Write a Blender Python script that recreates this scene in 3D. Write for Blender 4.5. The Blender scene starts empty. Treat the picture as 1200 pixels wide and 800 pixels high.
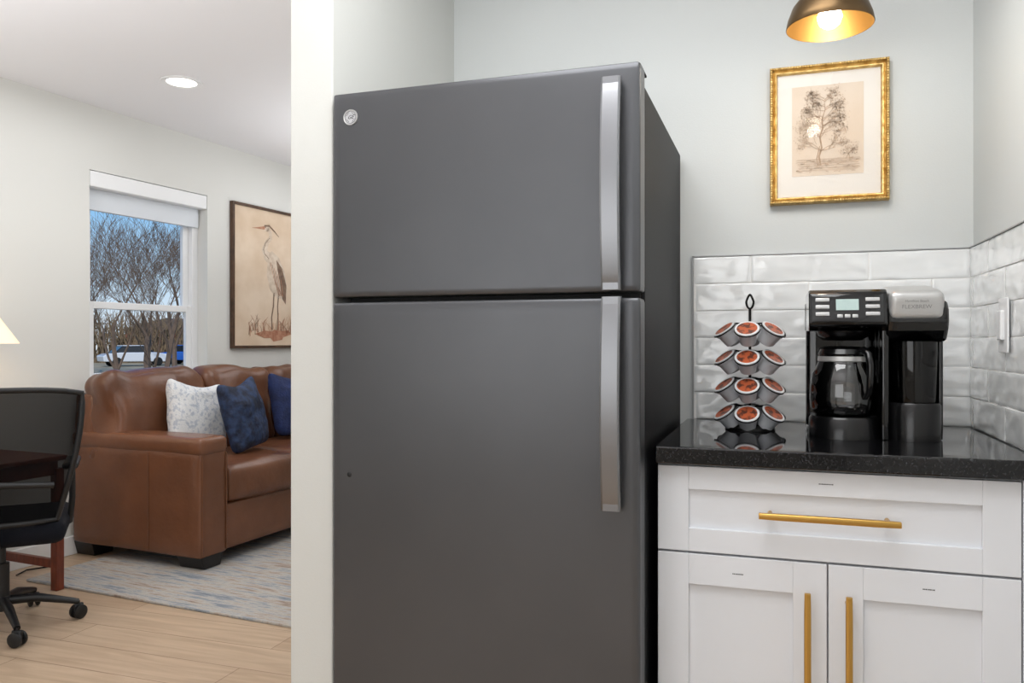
import bpy, bmesh, math, random
from mathutils import Vector, Matrix, noise, Euler
S=bpy.context.scene
S.view_settings.view_transform='Standard'
COL=S.collection
R=math.radians
def lin(c):
    def f(v):
        v/=255.0
        return v/12.92 if v<=0.04045 else ((v+0.055)/1.055)**2.4
    return (f(c[0]),f(c[1]),f(c[2]),1)
# ---------------------------------------------------------------- materials
def M(name,col,rough=.5,metal=0,var=None,bump=None,emit=0,ecol=None,coat=0,trans=0,alpha=1,stretch=None,spec=None,sheen=0):
    m=bpy.data.materials.new(name); m.use_nodes=True
    nt=m.node_tree; p=nt.nodes['Principled BSDF']
    p.inputs['Base Color'].default_value=lin(col)
    p.inputs['Roughness'].default_value=rough
    p.inputs['Metallic'].default_value=metal
    if spec is not None: p.inputs['Specular IOR Level'].default_value=spec
    if coat: p.inputs['Coat Weight'].default_value=coat; p.inputs['Coat Roughness'].default_value=.04
    if trans: p.inputs['Transmission Weight'].default_value=trans
    if sheen: p.inputs['Sheen Weight'].default_value=sheen
    if alpha<1: p.inputs['Alpha'].default_value=alpha
    if emit:
        p.inputs['Emission Color'].default_value=lin(ecol or col); p.inputs['Emission Strength'].default_value=emit
    tc=nt.nodes.new('ShaderNodeTexCoord'); mp=nt.nodes.new('ShaderNodeMapping')
    nt.links.new(tc.outputs['Object'],mp.inputs['Vector'])
    if stretch: mp.inputs['Scale'].default_value=stretch
    if var:
        n=nt.nodes.new('ShaderNodeTexNoise'); n.inputs['Scale'].default_value=var[0]; n.inputs['Detail'].default_value=5
        cr=nt.nodes.new('ShaderNodeValToRGB')
        cr.color_ramp.elements[0].position=var[2] if len(var)>2 else .35
        cr.color_ramp.elements[1].position=var[3] if len(var)>3 else .65
        cr.color_ramp.elements[0].color=lin(col); cr.color_ramp.elements[1].color=lin(var[1])
        nt.links.new(mp.outputs[0],n.inputs['Vector']); nt.links.new(n.outputs['Fac'],cr.inputs['Fac'])
        nt.links.new(cr.outputs['Color'],p.inputs['Base Color'])
    if bump:
        n=nt.nodes.new('ShaderNodeTexNoise'); n.inputs['Scale'].default_value=bump[0]; n.inputs['Detail'].default_value=bump[2] if len(bump)>2 else 3
        b=nt.nodes.new('ShaderNodeBump'); b.inputs['Strength'].default_value=bump[1]; b.inputs['Distance'].default_value=.01
        nt.links.new(mp.outputs[0],n.inputs['Vector']); nt.links.new(n.outputs['Fac'],b.inputs['Height'])
        nt.links.new(b.outputs['Normal'],p.inputs['Normal'])
    return m
m_wallk=M('wall_paint_kitchen',(211,214,213),.7,bump=(250,.05))
m_walll=M('wall_paint_living',(219,219,215),.7,bump=(250,.05))
m_wallp=M('wall_paint_partition',(210,211,207),.7,bump=(250,.05))
m_ceil=M('ceiling_paint',(236,236,239),.8,bump=(200,.05))
m_white=M('white_trim',(236,237,238),.4,bump=(60,.02))
m_cab=M('white_cabinet_paint',(226,228,232),.35,bump=(40,.015))
m_tile=M('glazed_tile',(238,240,240),.04,bump=(12,.5,1),coat=1,stretch=(1,1,1.8))
m_grout=M('grout',(240,240,238),.9,bump=(300,.2))
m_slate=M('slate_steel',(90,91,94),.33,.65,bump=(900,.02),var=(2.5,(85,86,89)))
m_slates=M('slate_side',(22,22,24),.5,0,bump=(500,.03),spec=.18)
m_gask=M('black_gasket',(14,14,15),.6,bump=(100,.02))
m_steel=M('brushed_steel',(136,137,140),.33,1,bump=(60,.03),stretch=(30,30,1))
m_brass=M('brushed_brass',(204,162,88),.3,1,bump=(300,.03))
m_brassd=M('antique_brass',(122,98,68),.36,.9,var=(8,(98,78,54)),bump=(200,.02))
m_goldin=M('gold_inner',(132,98,48),.42,.8,bump=(200,.02))
m_goldf=M('gilded_frame',(222,192,130),.4,.85,var=(60,(184,148,84)),bump=(120,.3))
m_black=M('gloss_black_plastic',(6,6,7),.06,coat=.2,bump=(80,.01))
m_blackm=M('satin_black_plastic',(11,11,12),.2,bump=(300,.03))
m_wire=M('black_wire',(15,14,14),.35,.5,bump=(100,.02))
m_silver=M('silver_plastic',(190,190,189),.3,.5,bump=(120,.02))
m_trimm=M('edge_trim',(170,171,172),.35,.6,bump=(120,.02))
m_lcd=M('lcd',(150,172,170),.25,emit=.2,ecol=(190,200,198),var=(30,(165,185,180)))
m_btn=M('button_grey',(180,180,180),.35,.3,bump=(60,.02))
m_dark=M('dark_mark',(45,45,48),.6,bump=(60,.02))
m_lett=M('faint_print',(132,132,132),.5,bump=(60,.02))
m_leath=M('brown_leather',(116,74,50),.27,var=(4,(94,59,39),.3,.78),bump=(30,.25,6))
m_leathc=M('brown_leather_cushion',(112,71,48),.28,var=(4,(86,53,35),.3,.78),bump=(14,.4,7))
m_foot=M('black_foot',(18,16,15),.4,bump=(50,.02))
m_navy=M('navy_velvet',(38,58,94),.7,var=(18,(12,22,46),.40,.60),bump=(26,1.0,5))
m_navy2=M('royal_blue_fabric',(28,46,96),.8,var=(14,(16,28,66)),bump=(90,.5,5))
m_wpil=M('patterned_white_fabric',(222,223,224),.9,var=(50,(186,192,202),.5,.6),bump=(120,.6))
m_mesh=M('chair_mesh_fabric',(7,8,10),.95,alpha=.92,spec=.1,bump=(400,.4))
m_chair=M('chair_black',(14,15,18),.45,bump=(200,.1))
m_seat=M('chair_seat_fabric',(16,18,26),.9,bump=(300,.4),spec=.2)
m_cherry=M('cherry_wood',(118,54,32),.35,var=(14,(90,36,20)),bump=(30,.05),stretch=(4,4,1))
m_shade=M('lamp_shade_linen',(245,226,196),.8,emit=.5,ecol=(255,218,168),bump=(300,.1))
m_bulb=M('bulb_glow',(255,240,215),.3,emit=25,ecol=(255,238,212))
m_down=M('downlight_glow',(255,245,235),.3,emit=5,ecol=(255,248,240))
m_paper=M('aged_paper',(226,212,196),.8,var=(5,(218,200,180)),bump=(200,.02))
m_canvas=M('heron_paper',(226,206,184),.8,var=(4,(210,186,160)),bump=(200,.05))
m_mat=M('cream_mat',(232,227,220),.8,bump=(200,.03))
m_sepia=M('sepia_ink',(172,146,122),.9,var=(60,(194,170,148)))
m_sepial=M('sepia_wash',(204,184,164),.9,var=(40,(212,194,176)))
m_frw=M('walnut_frame',(86,60,42),.4,var=(20,(62,42,28)),bump=(40,.05))
m_heron=M('heron_grey',(198,178,158),.9,var=(30,(218,202,184)))
m_herond=M('heron_dark',(112,90,76),.9,var=(40,(140,116,98)))
m_rust=M('rust_ink',(158,104,80),.9,var=(30,(188,140,114)))
m_bark=M('bark',(104,86,72),.9,var=(4,(82,68,56)),bump=(8,.3))
m_brush=M('dry_brush',(128,110,86),.95,var=(2.5,(88,74,58)),bump=(3,.8))
m_podc=M('pod_cup',(200,202,206),.3,bump=(60,.02))
m_podw=M('pod_rim_white',(222,223,224),.3,bump=(60,.02))
m_podl=M('pod_label',(190,94,56),.35,var=(60,(92,50,38),.48,.58),bump=(60,.02))
m_carw=M('car_white',(205,208,212),.2,coat=.5,bump=(5,.01))
m_carb=M('car_blue',(40,90,170),.2,coat=.5,bump=(5,.01))
m_cargl=M('car_glass',(30,36,44),.05,bump=(5,.01))
m_tyre=M('tyre',(20,20,20),.8,bump=(30,.1))
m_roof=M('roof_shingle',(96,88,84),.9,var=(5,(76,70,68)),bump=(20,.3))
def nn(nt,t,**k):
    n=nt.nodes.new(t)
    for a,b in k.items(): setattr(n,a,b)
    return n
def brickmat(name,c1,c2,mort,bw,rh,ms,rough,wood=False,sc=1.0):
    m=bpy.data.materials.new(name); m.use_nodes=True; nt=m.node_tree; p=nt.nodes['Principled BSDF']
    tc=nn(nt,'ShaderNodeTexCoord'); b=nn(nt,'ShaderNodeTexBrick')
    b.inputs['Scale'].default_value=sc; b.inputs['Brick Width'].default_value=bw; b.inputs['Row Height'].default_value=rh
    b.inputs['Mortar Size'].default_value=ms; b.inputs['Color1'].default_value=lin(c1); b.inputs['Color2'].default_value=lin(c2); b.inputs['Mortar'].default_value=lin(mort)
    b.offset=.37
    nt.links.new(tc.outputs['Object'],b.inputs['Vector'])
    out=b.outputs['Color']
    if wood:
        mp=nn(nt,'ShaderNodeMapping'); mp.inputs['Scale'].default_value=(1.2,14,1)
        nz=nn(nt,'ShaderNodeTexNoise'); nz.inputs['Scale'].default_value=2.2; nz.inputs['Detail'].default_value=7; nz.inputs['Distortion'].default_value=.6
        cr=nn(nt,'ShaderNodeValToRGB'); cr.color_ramp.elements[0].position=.3; cr.color_ramp.elements[1].position=.7
        cr.color_ramp.elements[0].color=(.64,.60,.56,1); cr.color_ramp.elements[1].color=(1.0,1.0,1.0,1)
        mx=nn(nt,'ShaderNodeMix',data_type='RGBA',blend_type='MULTIPLY'); mx.inputs['Factor'].default_value=.7
        nt.links.new(tc.outputs['Object'],mp.inputs[0]); nt.links.new(mp.outputs[0],nz.inputs['Vector']); nt.links.new(nz.outputs['Fac'],cr.inputs['Fac'])
        nt.links.new(b.outputs['Color'],mx.inputs['A']); nt.links.new(cr.outputs['Color'],mx.inputs['B'])
        out=mx.outputs['Result']
    nt.links.new(out,p.inputs['Base Color']); p.inputs['Roughness'].default_value=rough
    return m
m_floor=brickmat('oak_planks',(202,178,152),(188,162,136),(146,120,96),1.3,.18,.0018,.36,True)
m_brick=brickmat('brick_red',(150,80,62),(130,66,52),(170,160,150),.5,.16,.02,.9)
# rug
def rugmat():
    m=bpy.data.materials.new('distressed_rug'); m.use_nodes=True; nt=m.node_tree; p=nt.nodes['Principled BSDF']
    tc=nn(nt,'ShaderNodeTexCoord'); mp=nn(nt,'ShaderNodeMapping'); mp.inputs['Scale'].default_value=(1.0,9,1)
    a=nn(nt,'ShaderNodeTexNoise'); a.inputs['Scale'].default_value=2.4; a.inputs['Detail'].default_value=14; a.inputs['Roughness'].default_value=.8
    cr=nn(nt,'ShaderNodeValToRGB'); e=cr.color_ramp.elements
    e[0].position=.35; e[0].color=lin((98,108,122)); e[1].position=.65; e[1].color=lin((122,98,84))
    x=e.new(.45); x.color=lin((140,145,151)); x=e.new(.50); x.color=lin((180,175,168)); x=e.new(.56); x.color=lin((160,146,134))
    nt.links.new(tc.outputs['Object'],mp.inputs[0]); nt.links.new(mp.outputs[0],a.inputs['Vector']); nt.links.new(a.outputs['Fac'],cr.inputs['Fac'])
    nt.links.new(cr.outputs['Color'],p.inputs['Base Color']); p.inputs['Roughness'].default_value=.95
    b=nn(nt,'ShaderNodeBump'); b.inputs['Strength'].default_value=.4; nt.links.new(a.outputs['Fac'],b.inputs['Height']); nt.links.new(b.outputs[0],p.inputs['Normal'])
    return m
m_rug=rugmat()
def granite():
    m=bpy.data.materials.new('black_granite'); m.use_nodes=True; nt=m.node_tree; p=nt.nodes['Principled BSDF']
    tc=nn(nt,'ShaderNodeTexCoord'); v=nn(nt,'ShaderNodeTexNoise'); v.inputs['Scale'].default_value=260; v.inputs['Detail'].default_value=4
    cr=nn(nt,'ShaderNodeValToRGB'); e=cr.color_ramp.elements; e[0].position=.56; e[0].color=lin((10,10,12)); e[1].position=.85; e[1].color=lin((70,69,74))
    nt.links.new(tc.outputs['Object'],v.inputs['Vector']); nt.links.new(v.outputs['Fac'],cr.inputs['Fac']); nt.links.new(cr.outputs['Color'],p.inputs['Base Color'])
    p.inputs['Roughness'].default_value=.05
    return m
m_gran=granite()
def glassmat(name,fac=.08,tint=(1,1,1,1),rough=0.0):
    m=bpy.data.materials.new(name); m.use_nodes=True; nt=m.node_tree
    for n in list(nt.nodes):
        if n.type!='OUTPUT_MATERIAL': nt.nodes.remove(n)
    o=[n for n in nt.nodes][0]
    t=nn(nt,'ShaderNodeBsdfTransparent'); t.inputs[0].default_value=tint
    g=nn(nt,'ShaderNodeBsdfGlossy'); g.inputs['Roughness'].default_value=rough
    lw=nn(nt,'ShaderNodeLayerWeight'); lw.inputs[0].default_value=fac
    mx=nn(nt,'ShaderNodeMixShader'); nt.links.new(lw.outputs['Fresnel'],mx.inputs[0]); nt.links.new(t.outputs[0],mx.inputs[1]); nt.links.new(g.outputs[0],mx.inputs[2]); nt.links.new(mx.outputs[0],o.inputs[0])
    return m
m_glass=glassmat('window_glass',.04)
m_pglass=glassmat('picture_glass',.15)
m_cglass=glassmat('carafe_glass',.5,(.90,.91,.92,1))
m_smoke=glassmat('smoked_plastic',.35,(.10,.10,.11,1))
# ---------------------------------------------------------------- mesh building
class MB:
    def __init__(s): s.v=[]; s.f=[]; s.m=[]
    def face(s,pts,mi=0):
        b=len(s.v); s.v+= [tuple(p) for p in pts]; s.f.append(tuple(range(b,b+len(pts)))); s.m.append(mi); return s
    def box(s,x0,x1,y0,y1,z0,z1,mi=0,mat=None):
        b=len(s.v); P=[Vector((x,y,z)) for z in (z0,z1) for y in (y0,y1) for x in (x0,x1)]
        if mat: P=[mat@p for p in P]
        s.v+=[tuple(p) for p in P]
        for q in ((0,2,3,1),(4,5,7,6),(0,1,5,4),(2,6,7,3),(0,4,6,2),(1,3,7,5)):
            s.f.append(tuple(b+i for i in q)); s.m.append(mi)
        return s
    def rbox(s,x0,x1,y0,y1,z0,z1,r=.02,n=8,bulge=(0,0,0),amp=0,freq=4,mi=0,mat=None,seed=0):
        c=Vector(((x0+x1)/2,(y0+y1)/2,(z0+z1)/2)); h=Vector(((x1-x0)/2,(y1-y0)/2,(z1-z0)/2))
        r=min(r,min(h)*.999)
        L=[math.sin(math.pi/2*(-1+2*i/n)) for i in range(n+1)]
        idx={}
        def vid(a,b,cc):
            k=(a,b,cc)
            if k in idx: return idx[k]
            q=(L[a],L[b],L[cc])
            p=Vector((q[0]*h.x,q[1]*h.y,q[2]*h.z))
            inn=Vector([max(-(h[i]-r),min(h[i]-r,p[i])) for i in range(3)])
            d=p-inn
            nrm=d.normalized() if d.length>1e-9 else Vector((0,0,1))
            p=inn+nrm*r
            p.x+=bulge[0]*q[0]*(1-q[1]**2)*(1-q[2]**2)
            p.y+=bulge[1]*q[1]*(1-q[0]**2)*(1-q[2]**2)
            p.z+=bulge[2]*q[2]*(1-q[1]**2)*(1-q[0]**2)
            if amp: p+=nrm*amp*noise.noise((p+c)*freq+Vector((seed*7.1,0,0)))
            p+=c
            if mat: p=mat@p
            s.v.append(tuple(p)); idx[k]=len(s.v)-1; return idx[k]
        for i in range(n):
            for j in range(n):
                for k,fl in ((0,0),(n,1)):
                    for ax in range(3):
                        def g(a,b):
                            t=[0,0,0]; t[ax]=k; t[(ax+1)%3]=a; t[(ax+2)%3]=b; return vid(*t)
                        q=[g(i,j),g(i+1,j),g(i+1,j+1),g(i,j+1)]
                        if not fl: q.reverse()
                        s.f.append(tuple(q)); s.m.append(mi)
        return s
    def lathe(s,prof,seg=32,mat=None,mi=0,mis=None,a0=0,a1=2*math.pi):
        b=len(s.v); full=abs(a1-a0-2*math.pi)<1e-6; N=seg if full else seg+1
        for (r,z) in prof:
            for i in range(N):
                a=a0+(a1-a0)*i/seg; p=Vector((r*math.cos(a),r*math.sin(a),z))
                if mat: p=mat@p
                s.v.append(tuple(p))
        for k in range(len(prof)-1):
            for i in range(seg):
                j=(i+1)%N
                s.f.append((b+k*N+i,b+k*N+j,b+(k+1)*N+j,b+(k+1)*N+i)); s.m.append(mis[k] if mis else mi)
        return s
    def tube(s,pts,rad,seg=10,mi=0,closed=False,mat=None):
        pts=[Vector(p) for p in pts]; n=len(pts); b=len(s.v)
        if not isinstance(rad,(list,tuple)): rad=[rad]*n
        up=None
        for i,p in enumerate(pts):
            if closed: t=pts[(i+1)%n]-pts[i-1]
            else: t=pts[min(i+1,n-1)]-pts[max(i-1,0)]
            t.normalize()
            if up is None:
                up=Vector((0,0,1)) if abs(t.z)<.9 else Vector((1,0,0))
            a=(up-t*up.dot(t))
            if a.length<1e-4: a=t.orthogonal()
            a.normalize(); up=a; c=t.cross(a)
            for k in range(seg):
                an=2*math.pi*k/seg; q=p+(a*math.cos(an)+c*math.sin(an))*rad[i]
                if mat: q=mat@q
                s.v.append(tuple(q))
        m=n if closed else n-1
        for i in range(m):
            i2=(i+1)%n
            for k in range(seg):
                k2=(k+1)%seg
                s.f.append((b+i*seg+k,b+i*seg+k2,b+i2*seg+k2,b+i2*seg+k)); s.m.append(mi)
        if not closed:
            s.f.append(tuple(b+k for k in reversed(range(seg)))); s.m.append(mi)
            s.f.append(tuple(b+(n-1)*seg+k for k in range(seg))); s.m.append(mi)
        return s
    def prism(s,poly,a0,a1,axis='x',mi=0):
        def P(u,v,a):
            return (a,u,v) if axis=='x' else ((u,a,v) if axis=='y' else (u,v,a))
        b=len(s.v); n=len(poly)
        s.v+=[P(u,v,a0) for u,v in poly]+[P(u,v,a1) for u,v in poly]
        s.f.append(tuple(b+i for i in range(n))); s.m.append(mi)
        s.f.append(tuple(b+n+i for i in reversed(range(n)))); s.m.append(mi)
        for i in range(n):
            j=(i+1)%n; s.f.append((b+i,b+n+i,b+n+j,b+j)); s.m.append(mi)
        return s
    def obj(s,name,mats,parent=None,smooth=None,bevel=0,bseg=2,loc=None,rot=None,fix=True):
        me=bpy.data.meshes.new(name); me.from_pydata(s.v,[],s.f)
        if not isinstance(mats,(list,tuple)): mats=[mats]
        for m in mats: me.materials.append(m)
        for p,mi in zip(me.polygons,s.m): p.material_index=mi
        if fix:
            bm=bmesh.new(); bm.from_mesh(me); bmesh.ops.recalc_face_normals(bm,faces=bm.faces); bm.to_mesh(me); bm.free()
        if smooth:
            for p in me.polygons: p.use_smooth=True
            me.set_sharp_from_angle(angle=R(smooth))
        me.update()
        o=bpy.data.objects.new(name,me); COL.objects.link(o)
        if parent: o.parent=parent
        if loc: o.location=loc
        if rot: o.rotation_euler=rot
        if bevel:
            b=o.modifiers.new('bevel','BEVEL'); b.width=bevel; b.segments=bseg; b.limit_method='ANGLE'; b.angle_limit=R(40)
        return o
def B(name,e,mat,parent=None,bevel=.003,**k):
    return MB().box(*e).obj(name,mat,parent,bevel=bevel,**k)
def TH(name,label,cat,loc,rz=0,group=None):
    o=bpy.data.objects.new(name,None); COL.objects.link(o); o.location=loc; o.rotation_euler=(0,0,rz)
    o.empty_display_size=.05
    o['label']=label; o['category']=cat
    if group: o['group']=group
    return o
def tag(o,label,cat,group=None):
    o['label']=label; o['category']=cat
    if group: o['group']=group
    return o
def ST(o): o['kind']='structure'; return o
def text(name,s,size,mat,parent,loc,rot,ext=.0003,font_shear=0,align='CENTER'):
    c=bpy.data.curves.new(name,'FONT'); c.body=s; c.size=size; c.extrude=ext; c.align_x=align; c.align_y='CENTER'; c.shear=font_shear
    t=bpy.data.objects.new(name+'_tmp',c); COL.objects.link(t)
    bpy.context.view_layer.update()
    me=bpy.data.meshes.new_from_object(t.evaluated_get(bpy.context.evaluated_depsgraph_get()))
    bpy.data.objects.remove(t); me.materials.clear(); me.materials.append(mat)
    o=bpy.data.objects.new(name,me); COL.objects.link(o); o.parent=parent; o.location=loc; o.rotation_euler=rot
    return o
# living room frame: n = away from window wall, t = along it
AL=R(-5.03); P0=Vector((-3.622,2.919,0))
def LR(n,t,z=0): return P0+Vector((.9961*n+.0877*t,-.0877*n+.9961*t,z))
# ---------------------------------------------------------------- structure
CH=2.44
pa_,pb_=LR(-.16,-6.3),LR(-.16,4.7)
foot=[(pa_.x,pa_.y),(3,pa_.y),(3,8),(pb_.x,8),(pb_.x,pb_.y)]
ST(MB().prism(foot,-.12,0,'z').obj('floor',m_floor))
ST(MB().prism(foot,CH,CH+.12,'z').obj('ceiling',m_ceil))
ST(B('wall_back',(-.995,.6,2.395,2.5,0,CH),m_wallk,bevel=0))
ST(B('wall_right',(.495,.62,-3,2.395,0,CH),m_wallk,bevel=0))
ST(B('wall_partition',(-1.111,-.995,1.65,7.6,0,CH),m_wallp,bevel=.004))
ST(B('wall_rear',(-4.3,.62,-3.12,-3,0,CH),m_walll,bevel=0))
w=MB()
T0,T1,Z0,Z1=.497,1.361,.87,2.085
w.box(-.16,0,-6.2,T0,0,CH); w.box(-.16,0,T1,4.6,0,CH); w.box(-.16,0,T0,T1,0,Z0); w.box(-.16,0,T0,T1,Z1,CH)
ST(w.obj('wall_left',m_walll,loc=P0,rot=(0,0,AL)))
ST(MB().box(-.1,2.6,4.5,4.6,0,CH).obj('wall_far',m_walll,loc=P0,rot=(0,0,AL)))
ST(MB().box(0,.016,-6.1,4.5,0,.1).obj('baseboard_left',m_white,loc=P0,rot=(0,0,AL),bevel=.004))
# window
w=MB()
a,b_=-.15,-.08
w.box(a,b_,T0,T0+.05,Z0,Z1); w.box(a,b_,T1-.05,T1,Z0,Z1); w.box(a,b_,T0+.05,T1-.05,Z1-.05,Z1); w.box(a,b_,T0+.05,T1-.05,Z0,Z0+.05)
def sash(x0,x1,z0,z1,bw=.045):
    w.box(x0,x1,T0+.05,T0+.05+bw,z0,z1); w.box(x0,x1,T1-.05-bw,T1-.05,z0,z1)
    w.box(x0,x1,T0+.05+bw,T1-.05-bw,z0,z0+.04); w.box(x0,x1,T0+.05+bw,T1-.05-bw,z1-.04,z1)
sash(-.138,-.112,1.327,Z1-.05); sash(-.11,-.084,Z0+.05,1.367)
w.box(-.08,.03,T0,T1,Z0-.001,Z0+.018)
win=ST(w.obj('window_1',m_white,loc=P0,rot=(0,0,AL),bevel=.003))
g=MB(); g.box(-.126,-.124,T0+.09,T1-.09,1.36,Z1-.08); g.box(-.098,-.096,T0+.09,T1-.09,Z0+.08,1.33)
g.obj('window_pane',m_glass,win)
sh=TH('window_shade','white cordless cellular shade raised above the window','window shade',LR(-.03,(T0+T1)/2,1.85),AL)
hw=(T1-T0)/2-.004
B('headrail',(-.045,.031,-hw,hw,.145,.232),m_white,sh,.006)
MB().rbox(-.06,-.03,-hw+.01,hw-.01,.025,.145,.006,4).obj('shade_fabric',M('shade_fabric',(222,227,233),.9,bump=(100,.2),stretch=(1,1,12)),sh,smooth=40)
# recessed light
dl=TH('recessed_ceiling_light','round white recessed ceiling light, switched on','ceiling light',LR(.759,.413,CH-.006))
MB().lathe([(.07,.006),(.074,.001),(.098,0),(.1,.003),(.1,.0059)],40).obj('trim_ring',m_white,dl,smooth=50)
MB().lathe([(0,.003),(.072,.003)],32).obj('lens',m_down,dl)
# ---------------------------------------------------------------- backsplash
random.seed(3)
def tilewall(name,mapf,length,joints0):
    mb=MB(); rows=6; rh=(1.387-.914)/rows; g=.0013
    for r_ in range(rows):
        zt=1.387-r_*rh; zb=zt-rh
        off=joints0 if r_%2==0 else joints0+.155
        xs=[off+.310*k for k in range(-6,8)]
        for xa in xs:
            u0=max(0,xa)+g; u1=min(length,xa+.31)-g
            if u1-u0<.01: continue
            nx=max(2,int((u1-u0)/.008)); nz=10; tilt=random.uniform(-.001,.001); sd=random.uniform(0,50)
            idx=[]
            us=[u0,u0+.0015]+[u0+.0015+(u1-u0-.003)*i/nx for i in range(1,nx)]+[u1-.0015,u1]
            h0=zb+g; h1=zt-g
            zs=[h0,h0+.0015]+[h0+.0015+(h1-h0-.003)*j/nz for j in range(1,nz)]+[h1-.0015,h1]
            nx=len(us)-1; nz=len(zs)-1
            for j in range(nz+1):
                row=[]
                for i in range(nx+1):
                    U=us[i]; Z=zs[j]
                    edge=(i in(0,nx))or(j in(0,nz))
                    wv=.0019*noise.noise(Vector((U*20+sd,Z*38,sd)))+tilt*(2*j/nz-1)
                    dpt=.0098+wv-(.0006 if edge else 0)
                    mb.v.append(mapf(U,dpt,Z)); row.append(len(mb.v)-1)
                idx.append(row)
            for j in range(nz):
                for i in range(nx):
                    mb.f.append((idx[j][i],idx[j][i+1],idx[j+1][i+1],idx[j+1][i])); mb.m.append(0)
            ring=idx[0][:]+[idx[j][-1] for j in range(1,nz+1)]+idx[nz][-2::-1]+[idx[j][0] for j in range(nz-1,0,-1)]
            b0=len(mb.v)
            for q in ring: mb.v.append(mapback(mb.v[q]))
            L=len(ring)
            for n_ in range(L):
                mb.f.append((ring[n_],ring[(n_+1)%L],b0+(n_+1)%L,b0+n_)); mb.m.append(1)
    return mb
XL=-.231
mapback=lambda p:(p[0],2.394,p[2])
mb=tilewall('b',lambda U,d,Z:(XL+U,2.395-d,Z),.487-XL,-.0705-XL)
mb.box(XL,.494,2.3872,2.395,.914,1.3865,1)
mb.box(XL-.005,XL,2.383,2.395,.914,1.390,2); mb.box(XL-.005,.49,2.383,2.395,1.387,1.390,2)
o=mb.obj('trim_backsplash_back',[m_tile,m_grout,m_trimm],smooth=45,fix=False); ST(o)
mapback=lambda p:(.494,p[1],p[2])
mb=tilewall('r',lambda U,d,Z:(.495-d,2.386-U,Z),.72,-.12)
mb.box(.4872,.495,1.668,2.39,.914,1.3865,1); mb.box(.483,.495,1.66,2.386,1.387,1.390,2)
o=mb.obj('trim_backsplash_right',[m_tile,m_grout,m_trimm],smooth=45,fix=False); ST(o)
# light switch
sw=TH('light_switch','white rocker light switch plate on tiled wall','light switch',(.4825,2.03,1.115))
MB().rbox(-.006,0,-.037,.037,0,.122,.003,4).obj('plate',m_white,sw,smooth=40)
B('rocker',(-.014,-.005,-.017,.017,.028,.094),m_white,sw,.003)
# ---------------------------------------------------------------- counter + cabinet
ct=MB().box(-.252,.482,1.736,2.383,0,.038).obj('countertop',m_gran,bevel=.004,loc=(0,0,.876)); tag(ct,'polished black granite countertop over white cabinet','countertop')
cb=TH('base_cabinet','white shaker base cabinet with brass bar handles','cabinet',(.117,2.07,0))
def cl(x0,x1,y0,y1,z0,z1): return (x0-.117,x1-.117,y0-2.07,y1-2.07,z0,z1)
w=MB(); w.box(*cl(-.25,.484,1.779,2.38,.1,.8755)); w.box(*cl(-.25,.484,1.84,2.38,0,.1))
w.obj('body',m_cab,cb,bevel=.001)
B('filler_strip',cl(.449,.484,1.762,1.7785,.1,.8755),m_cab,cb,.001)
def shaker(name,x0,x1,z0,z1,fw,fh):
    w=MB(); y0,y1=1.76,1.7785
    x0-=.117;x1-=.117;y0-=2.07;y1-=2.07
    w.box(x0,x0+fw,y0,y1,z0,z1); w.box(x1-fw,x1,y0,y1,z0,z1); w.box(x0+fw,x1-fw,y0,y1,z1-fh,z1); w.box(x0+fw,x1-fw,y0,y1,z0,z0+fh)
    w.box(x0+fw-.002,x1-fw+.002,y0+.01,y1,z0+fh-.002,z1-fh+.002)
    return w.obj(name,m_cab,cb,bevel=.0012)
dr=shaker('drawer',-.248,.446,.686,.87,.066,.05)
d1=shaker('door',-.248,.0975,.105,.681,.066,.066)
d2=shaker('door',.1005,.446,.105,.681,.066,.066)
def bar(par,axis,cx,cz,L):
    w=MB(); y=1.722-2.07; x=cx-.117; q=.0068
    if axis=='x':
        w.rbox(x-L/2,x+L/2,y-q,y+q,cz-q,cz+q,.003,4)
        for s_ in(-1,1): w.tube([(x+s_*(L/2-.022),y,cz),(x+s_*(L/2-.022),1.76-2.07,cz)],.005,12)
    else:
        w.rbox(x-q,x+q,y-q,y+q,cz-L/2,cz+L/2,.003,4)
        for s_ in(-1,1): w.tube([(x,y,cz+s_*(L/2-.022)),(x,1.76-2.07,cz+s_*(L/2-.022))],.005,12)
    o=w.obj('handle',m_brass,par,smooth=40); o['label']='brushed brass bar handle'
bar(dr,'x',.098,.780,.268); bar(d1,'z',.059,.495,.268); bar(d2,'z',.137,.495,.268)
def mark(par,x,z,wd):
    w=MB(); y=1.7597-2.07; xx=x-.117-wd/2
    random.seed(int(x*1000)+5)
    while xx<x-.117+wd/2:
        l=random.uniform(.001,.003); w.box(xx,xx+l,y-.0001,y,z-.0011,z+.0011); xx+=l+.0008
    o=w.obj('printed_mark',m_dark,par)
mark(dr,.096,.846,.028); mark(d1,-.08,.645,.02); mark(d2,.285,.648,.02)
# ---------------------------------------------------------------- refrigerator
FX=-.627; fr=TH('refrigerator','slate grey top-freezer refrigerator with steel handles','refrigerator',(FX,2.0,0))
def fl(x0,x1,y0,y1,z0,z1): return (x0-FX,x1-FX,y0-2,y1-2,z0,z1)
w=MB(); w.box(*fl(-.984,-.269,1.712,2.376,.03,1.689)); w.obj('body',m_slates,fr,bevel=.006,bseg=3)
B('base_grille',fl(-.975,-.278,1.69,1.74,.012,.085),m_gask,fr,.003)
w=MB(); w.box(*fl(-.975,-.278,1.704,1.713,.1,1.68)); w.obj('gasket',m_gask,fr)
def fdoor(z0,z1):
    w=MB(); w.rbox(*fl(-.987,-.267,1.637,1.704,z0,z1),r=.007,n=18)
    return w.obj('door',[m_slate],fr,smooth=50)
fd=fdoor(1.243,1.718); ld=fdoor(.095,1.231)
fd['label']='upper freezer door'; ld['label']='lower fresh food door'
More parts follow.
